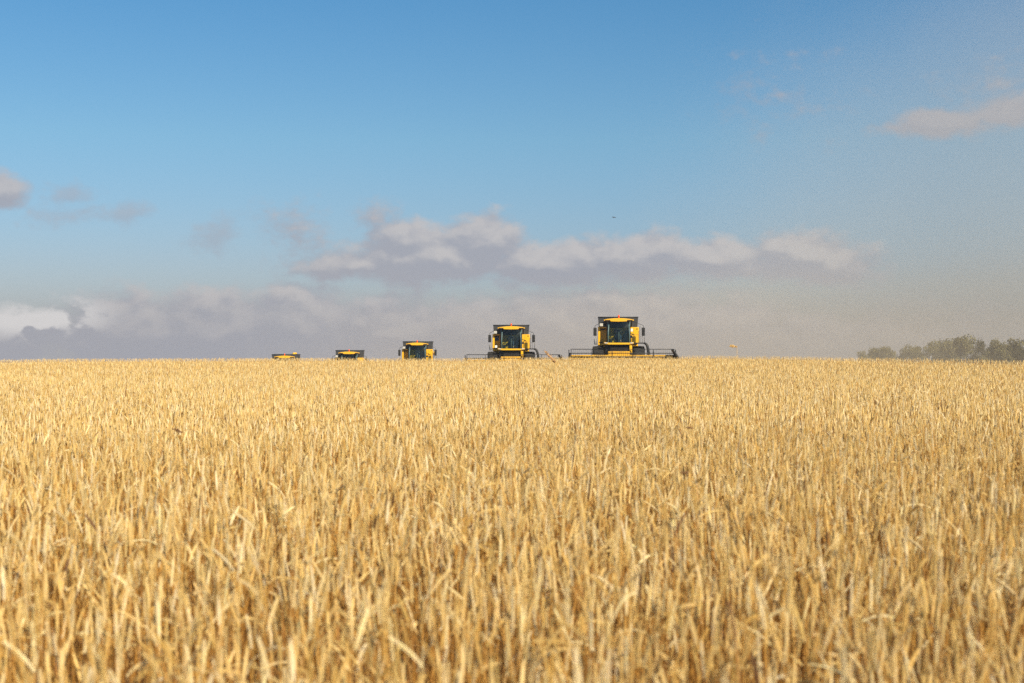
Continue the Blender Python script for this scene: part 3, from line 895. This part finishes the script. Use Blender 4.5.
GRP = 'combine harvesters working in echelon'
LABELS = [
    'largest yellow combine harvester, nearest on the right with its whole header in view',
    'second largest yellow combine harvester, behind a leaning brown weed, reel half sunk in the wheat',
    'middle yellow combine harvester, visible from the cab up with both mirrors above the wheat',
    'yellow combine harvester of which only the roof, dark tank and panel tops clear the wheat',
    'smallest, farthest combine harvester, only its tank rim and visor showing above the wheat',
]
TOPS = [316.6, 324.8, 340.6, 349.6, 354.1]      # measured height of each tank rim in the photograph
harv = make_harvester()
machines = []
for i, (x, y) in enumerate(MACH):
    o = harv if i == 0 else copy_tree(harv)
    z = float(ground_z(x, y))
    o.location = (x, y, z); o.rotation_euler = (0, 0, R((-3.0, 0, 2.0, 4.5, 6.0)[i]))
    tag(o, LABELS[i], 'combine harvester', GRP)
    machines.append(o)
    print('machine', i, 'ground', round(z, 2), 'wanted', round(CAM_Z - (TOPS[i] - 341.5) / FPX * (y + 1.45) - 3.96, 2))

for mch in machines[1:]:
    for ch in list(mch.children):
        for c2 in list(ch.children):
            if c2.name.startswith('sticker'):
                bpy.data.objects.remove(c2)
# things only the second machine shows, and the raised tube end of the last
fp = [c for c in machines[1].children if c.name.startswith('front_panel')][1]
MB().box(-1.36, -0.98, 0.84, 0.858, 2.70, 2.98, 0.01).build('notice_plate', M['blue'], fp)
MB().box(-1.28, -1.10, 0.20, 0.32, 2.14, 2.34, 0.03).build('lamp', M['white'], machines[1])
m = MB(); m.tube([(0.75, 2.2, 3.95), (0.80, 2.2, 4.05), (1.15, 2.3, 4.05)], [0.09, 0.10, 0.09], 10); m.build('filling_elbow', M['yellow'], machines[4])

# ------------------------------------------------------------------ drivers
skin = material('skin', (0.50, 0.30, 0.21), 0.6, 0, 0.06, 20)
cloth = material('dark_blue_workwear', (0.045, 0.075, 0.13), 0.85, 0, 0.15, 20)
hairm = material('brown_hair', (0.05, 0.035, 0.025), 0.8, 0, 0.2, 40)


def skinned(name, verts, edges, radii, mat, parent=None, sub=2):
    me_ = bpy.data.meshes.new(name); me_.from_pydata(verts, edges, [])
    o = bpy.data.objects.new(name, me_); COL.objects.link(o)
    md_ = o.modifiers.new('skin', 'SKIN')
    for v, r_ in zip(me_.skin_vertices[0].data, radii):
        v.radius = (r_, r_) if not isinstance(r_, tuple) else r_
    me_.skin_vertices[0].data[0].use_root = True
    md_.use_smooth_shade = True
    s_ = o.modifiers.new('smooth', 'SUBSURF'); s_.levels = s_.render_levels = sub
    me_.materials.append(mat)
    if parent: o.parent = parent
    return o


def make_person():
    """seated, hands on the wheel; origin under the seat, faces -Y"""
    V_, E_, R_ = [], [], []
    def add(p_, r_, frm=None):
        V_.append(p_); R_.append(r_)
        if frm is not None: E_.append((frm, len(V_) - 1))
        return len(V_) - 1
    pel = add((0, 0.06, 0.10), (0.15, 0.12))
    bel = add((0, 0.08, 0.26), (0.14, 0.105), pel)
    che = add((0, 0.08, 0.44), (0.165, 0.115), bel)
    nck = add((0, 0.06, 0.58), 0.06, che)
    hb = add((0, 0.03, 0.66), (0.062, 0.072), nck)
    hm = add((0, 0.01, 0.745), (0.078, 0.095), hb)
    add((0, 0.02, 0.83), (0.062, 0.075), hm)
    hands = []
    for sx in (-1, 1):
        sh = add((0.19 * sx, 0.07, 0.49), 0.062, che)
        el_ = add((0.27 * sx, -0.12, 0.27), 0.045, sh)
        wr = add((0.19 * sx, -0.40, 0.36), 0.029, el_)
        pm = add((0.185 * sx, -0.47, 0.385), (0.036, 0.024), wr)
        hands.append((sx, pm))
        for f_ in range(4):       # fingers curl over the wheel rim
            bx = (0.185 + (f_ - 1.5) * 0.019 * -1) * sx; ln = (0.9, 1.0, 0.95, 0.75)[f_]
            k1 = add((bx, -0.50, 0.405), 0.0095, pm)
            k2 = add((bx, -0.50 - 0.032 * ln, 0.400), 0.0085, k1)
            add((bx, -0.50 - 0.036 * ln, 0.375), 0.0075, k2)
        t1 = add((0.150 * sx, -0.47, 0.375), 0.011, pm); add((0.140 * sx, -0.495, 0.362), 0.009, t1)
        hip = add((0.10 * sx, -0.02, 0.10), 0.085, pel)
        kn = add((0.16 * sx, -0.42, 0.09), 0.062, hip)
        an = add((0.17 * sx, -0.46, -0.30), 0.042, kn)
        add((0.17 * sx, -0.60, -0.36), (0.04, 0.03), an)
    p_ = skinned('person', V_, E_, R_, skin)
    m = MB()
    m.sphere((0, 0.025, 0.80), 0.088, 1, 1.15, 0.9, 12)
    m.build('hair', hairm, p_)
    for sx in (-1, 1):
        MB().sphere((0.030 * sx, -0.083, 0.752), 0.010).build('eye', hairm, p_)
        MB().sphere((0.082 * sx, 0.02, 0.74), 0.024, 0.4, 0.8, 1.2).build('ear', skin, p_)
    MB().sphere((0, -0.10, 0.725), 0.014, 0.8, 1.0, 1.5).build('nose', skin, p_)
    MB().sphere((0, -0.078, 0.690), 0.022, 1.0, 0.4, 0.25).build('mouth', material('lips', (0.36, 0.15, 0.12), 0.6), p_)
    # shirt and trousers follow the body, a little larger
    V2 = [(0, 0.06, 0.10), (0, 0.08, 0.26), (0, 0.08, 0.45), (0, 0.06, 0.54)]; E2 = [(0, 1), (1, 2), (2, 3)]; R2 = [(0.16, 0.13), (0.152, 0.118), (0.178, 0.128), 0.075]
    for sx in (-1, 1):
        n0 = len(V2); V2 += [(0.19 * sx, 0.07, 0.49), (0.27 * sx, -0.12, 0.27), (0.20 * sx, -0.36, 0.348)]; R2 += [0.076, 0.058, 0.040]; E2 += [(2, n0), (n0, n0 + 1), (n0 + 1, n0 + 2)]
    skinned('shirt', V2, E2, R2, cloth, p_)
    V3 = [(0, 0.06, 0.09)]; E3 = []; R3 = [(0.165, 0.13)]
    for sx in (-1, 1):
        n0 = len(V3); V3 += [(0.10 * sx, -0.02, 0.10), (0.16 * sx, -0.42, 0.09), (0.17 * sx, -0.455, -0.26)]; R3 += [0.098, 0.073, 0.052]; E3 += [(0, n0), (n0, n0 + 1), (n0 + 1, n0 + 2)]
    skinned('trousers', V3, E3, R3, cloth, p_)
    return p_


per = make_person()
PL = ['person in dark blue workwear at the wheel of the nearest, largest harvester',
      'person in dark blue workwear at the wheel of the harvester beside the leaning weed',
      'person in dark blue workwear at the wheel of the middle harvester of the five']
for i in range(3):
    o = per if i == 0 else copy_tree(per)
    o.location = machines[i].location + Vector((0, 0.92, 2.52))
    tag(o, PL[i], 'person', 'harvester drivers')

# ------------------------------------------------------------------ trees beyond the field
bark = material('bark', (0.10, 0.075, 0.05), 0.9, 0, 0.3, 3)
leafm = bpy.data.materials.new('tree_leaves'); leafm.use_nodes = True
t = NT(leafm.node_tree); b = leafm.node_tree.nodes['Principled BSDF']
lp = leafm.node_tree.nodes.new('ShaderNodeNewGeometry')
oi = leafm.node_tree.nodes.new('ShaderNodeObjectInfo')
c = t.mix(lp.outputs['Random Per Island'], (0.056, 0.054, 0.010), (0.135, 0.115, 0.026))
c = t.mix(t.math('MULTIPLY', oi.outputs['Random'], 0.4), c, (0.12, 0.11, 0.03))
t.put(b.inputs['Base Color'], c); b.inputs['Roughness'].default_value = 0.7


def make_tree(seed, name='broadleaf_tree'):
    rnd = random.Random(seed)
    root = empty(name)
    m = MB(); H = 10.0
    m.tube([(0, 0, -0.3), (0.05, 0, 1.2), (0.15, 0.1, 4.0), (0.1, 0, 7.5), (0, 0.1, 9.2)], [0.30, 0.24, 0.17, 0.09, 0.03], 8)
    clumps = []
    for i in range(16):
        a_ = i * 2.4 + rnd.uniform(-.4, .4); z0 = rnd.uniform(1.6, 7.5); L_ = rnd.uniform(2.0, 3.6) * (1.05 - 0.055 * z0)
        e_ = Vector((math.cos(a_) * L_, math.sin(a_) * L_, z0 + rnd.uniform(0.6, 1.8)))
        m.tube([(0.1, 0.05, z0), (e_.x * 0.5, e_.y * 0.5, z0 + (e_.z - z0) * 0.35), tuple(e_)], [0.09, 0.06, 0.02], 5)
        clumps.append((e_, rnd.uniform(0.9, 1.5))); clumps.append((e_ * 0.6 + Vector((0, 0, 0.4 * z0)), rnd.uniform(0.8, 1.3)))
    for _ in range(5):
        clumps.append((Vector((rnd.uniform(-.9, .9), rnd.uniform(-.9, .9), rnd.uniform(7.6, 9.3))), rnd.uniform(0.7, 1.1)))
    for _ in range(22):
        clumps.append((Vector((rnd.uniform(-2.4, 2.4), rnd.uniform(-2, 2), rnd.uniform(0.2, 5.0))), rnd.uniform(0.8, 1.3)))
    m.build('trunk', bark, root)
    vs, fs = [], []
    for (c_, r_) in clumps:
        for _ in range(int(220 * r_)):
            d_ = Vector((rnd.gauss(0, 1), rnd.gauss(0, 1), rnd.gauss(0, 0.8)))
            d_ = d_.normalized() * r_ * rnd.uniform(0.25, 1.12) ** 0.6
            q = c_ + d_; s_ = rnd.uniform(0.10, 0.24)
            u_ = Vector((rnd.gauss(0, 1), rnd.gauss(0, 1), rnd.gauss(0, 1))).normalized(); v_ = u_.orthogonal().normalized()
            b0 = len(vs); vs += [tuple(q - u_ * s_), tuple(q + v_ * s_ * 0.6), tuple(q + u_ * s_), tuple(q - v_ * s_ * 0.6)]
            fs.append((b0, b0 + 1, b0 + 2, b0 + 3))
    me_ = bpy.data.meshes.new('crown'); me_.from_pydata(vs, [], fs); me_.materials.append(leafm)
    o = bpy.data.objects.new('crown', me_); COL.objects.link(o); o.parent = root
    return root


TREES = [  # azimuth px, top px, width px, distance, label
    (864, 351.0, 9, 560, 'lowest small tree at the left end of the hazy tree line'),
    (876, 347.6, 15, 565, 'rounded low tree, second from the left end of the tree line'),
    (889, 347.4, 15, 555, 'rounded low tree in the middle of the low left clump'),
    (902, 348.6, 11, 560, 'low tree ending the left clump beside the gap in the tree line'),
    (916, 346.0, 14, 470, 'short tree just right of the gap in the tree line'),
    (932, 341.6, 19, 460, 'broad tree stepping up left of the tallest tree'),
    (948, 339.5, 16, 465, 'tree leaning against the left side of the tallest tree'),
    (961, 336.4, 19, 455, 'tallest tree of the hazy tree line, with a ragged top'),
    (979, 340.6, 15, 460, 'tree right of the tallest one, before the narrow dip'),
    (988, 348.5, 15, 470, 'low bush-like tree filling the narrow dip in the tree line'),
    (996, 339.6, 13, 450, 'pointed tree right of the narrow dip in the tree line'),
    (1003, 349.0, 15, 440, 'low bush between the pointed tree and the full right tree'),
    (1011, 338.6, 18, 455, 'full tree near the right edge, tallest of the right clump'),
    (1025, 347.0, 13, 450, 'low tree cut by the right edge of the photo'),
]
protos = [make_tree(s_) for s_ in (11, 23, 37)]
used = set()
for i, (px, ty, wpx, dist, lab) in enumerate(TREES):
    k_ = i % 3
    o = protos[k_] if k_ not in used else copy_tree(protos[k_]); used.add(k_)
    dist *= 0.66
    x = (px - 512) / FPX * dist; z = float(ground_z(x, dist))
    top = CAM_Z - (ty - 341.5) / FPX * dist
    hgt = max(top - z, 3.0); wid = wpx / FPX * dist * 1.75
    o.location = (x, dist, z); o.rotation_euler = (0, 0, i * 1.3)
    o.scale = (wid / 6.2, wid / 6.2, hgt / 9.9)
    tag(o, lab, 'tree', 'hazy trees beyond the field')

# ------------------------------------------------------------------ weeds standing above the wheat
brown = material('dry_dock_brown', (0.20, 0.10, 0.042), 0.8, 0, 0.3, 60)
russet = material('russet_seed_head', (0.46, 0.27, 0.12), 0.8, 0, 0.3, 60)
tan = material('dry_stalk_tan', (0.62, 0.40, 0.13), 0.7, 0, 0.2, 60)


def weed(px, D_, h, lean, head_len, head_r, label, head_mat=brown, bend=0.0, name='dock_weed', dy=0.0):
    x = (px - 512) / FPX * D_
    o = empty(name, (x, D_, float(ground_z(x, D_))))
    tip = Vector((lean * h, dy * h, h))
    mid = Vector((lean * h * 0.35, dy * h * 0.3, h * 0.55))
    MB().tube([(0, 0, 0), tuple(mid), tuple(tip)], [0.004, 0.0035, 0.003], 5).build('stem', tan, o)
    m = MB(); d_ = (tip - mid).normalized()
    ax = (d_ * math.cos(bend) + Vector((-1, 0, 0)) * math.sin(bend)).normalized()
    rnd = random.Random(int(px))
    st_ = tip if bend else tip - ax * head_len * 0.25
    m.tube([tuple(st_ + ax * head_len * q) for q in (0, 0.2, 0.5, 0.8, 1.0)], [head_r * q for q in (0.2, 0.34, 0.36, 0.22, 0.06)], 7)
    for q in range(70):
        f_ = rnd.random(); r_ = head_r * (0.9 - 0.6 * abs(f_ - 0.4))
        u_ = Vector((rnd.gauss(0, 1), rnd.gauss(0, 1), rnd.gauss(0, 1))); u_ = (u_ - ax * u_.dot(ax)).normalized()
        m.sphere(st_ + ax * head_len * f_ + u_ * r_ * rnd.uniform(0.3, 1.1), head_r * rnd.uniform(0.10, 0.26), n=5)
    m.build('seed_head', head_mat, o)
    tag(o, label, 'weed', 'weeds standing in the wheat')
    return o


weed(557, 13, 1.525, -0.01, 0.15, 0.021, 'leaning brown seed head in front of the second harvester reel', russet, R(43))
weed(737, 21, 1.65, 0.0, 0.11, 0.026, 'tall thin stalk with a bent golden tip against the sky', tan, R(82), 'bent_stalk')
weed(121, 17, 1.10, 0.05, 0.20, 0.011, 'upright dark brown spike in the wheat at the far left')
weed(143, 15, 1.02, 0.03, 0.08, 0.009, 'short brown spike just right of the tallest dark spike')
weed(190, 10.2, 1.06, -0.05, 0.08, 0.014, 'dark hooked seed head in the wheat on the left', brown, R(70))
weed(697, 7.3, 1.03, -0.04, 0.045, 0.010, 'small dark horizontal head right of centre, low in the wheat', brown, R(88))
weed(693, 11.0, 1.04, 0.0, 0.055, 0.012, 'small dark flat head right of centre, farther up the field', brown, R(85))

# ------------------------------------------------------------------ a bird far off
bd = 170.0
bird = MB()
bird.sphere((0, 0, 0), 0.07, 2.2, 0.9, 0.8, 10); bird.sphere((-0.17, 0, 0.03), 0.045, 1.2, 1, 1, 8)
bird.prism([(0.12, -0.03), (0.30, -0.05), (0.30, 0.05), (0.12, 0.03)], 'z', -0.01, 0.01)
for sy in (-1, 1):
    bird.prism([(-0.08, 0.04 * sy), (0.08, 0.04 * sy), (0.10, 0.28 * sy), (0.02, 0.46 * sy), (-0.04, 0.26 * sy)], 'z', 0.0, 0.018)
bo = bird.build('bird', material('dark_feathers', (0.03, 0.028, 0.028), 0.8, 0, 0.2, 20))
bo.location = ((613.8 - 512) / FPX * bd, bd, CAM_Z + (341.5 - 217.3) / FPX * bd); bo.rotation_euler = (R(12), 0, R(25))
tag(bo, 'tiny dark bird alone in the blue sky above the nearest harvester', 'bird')
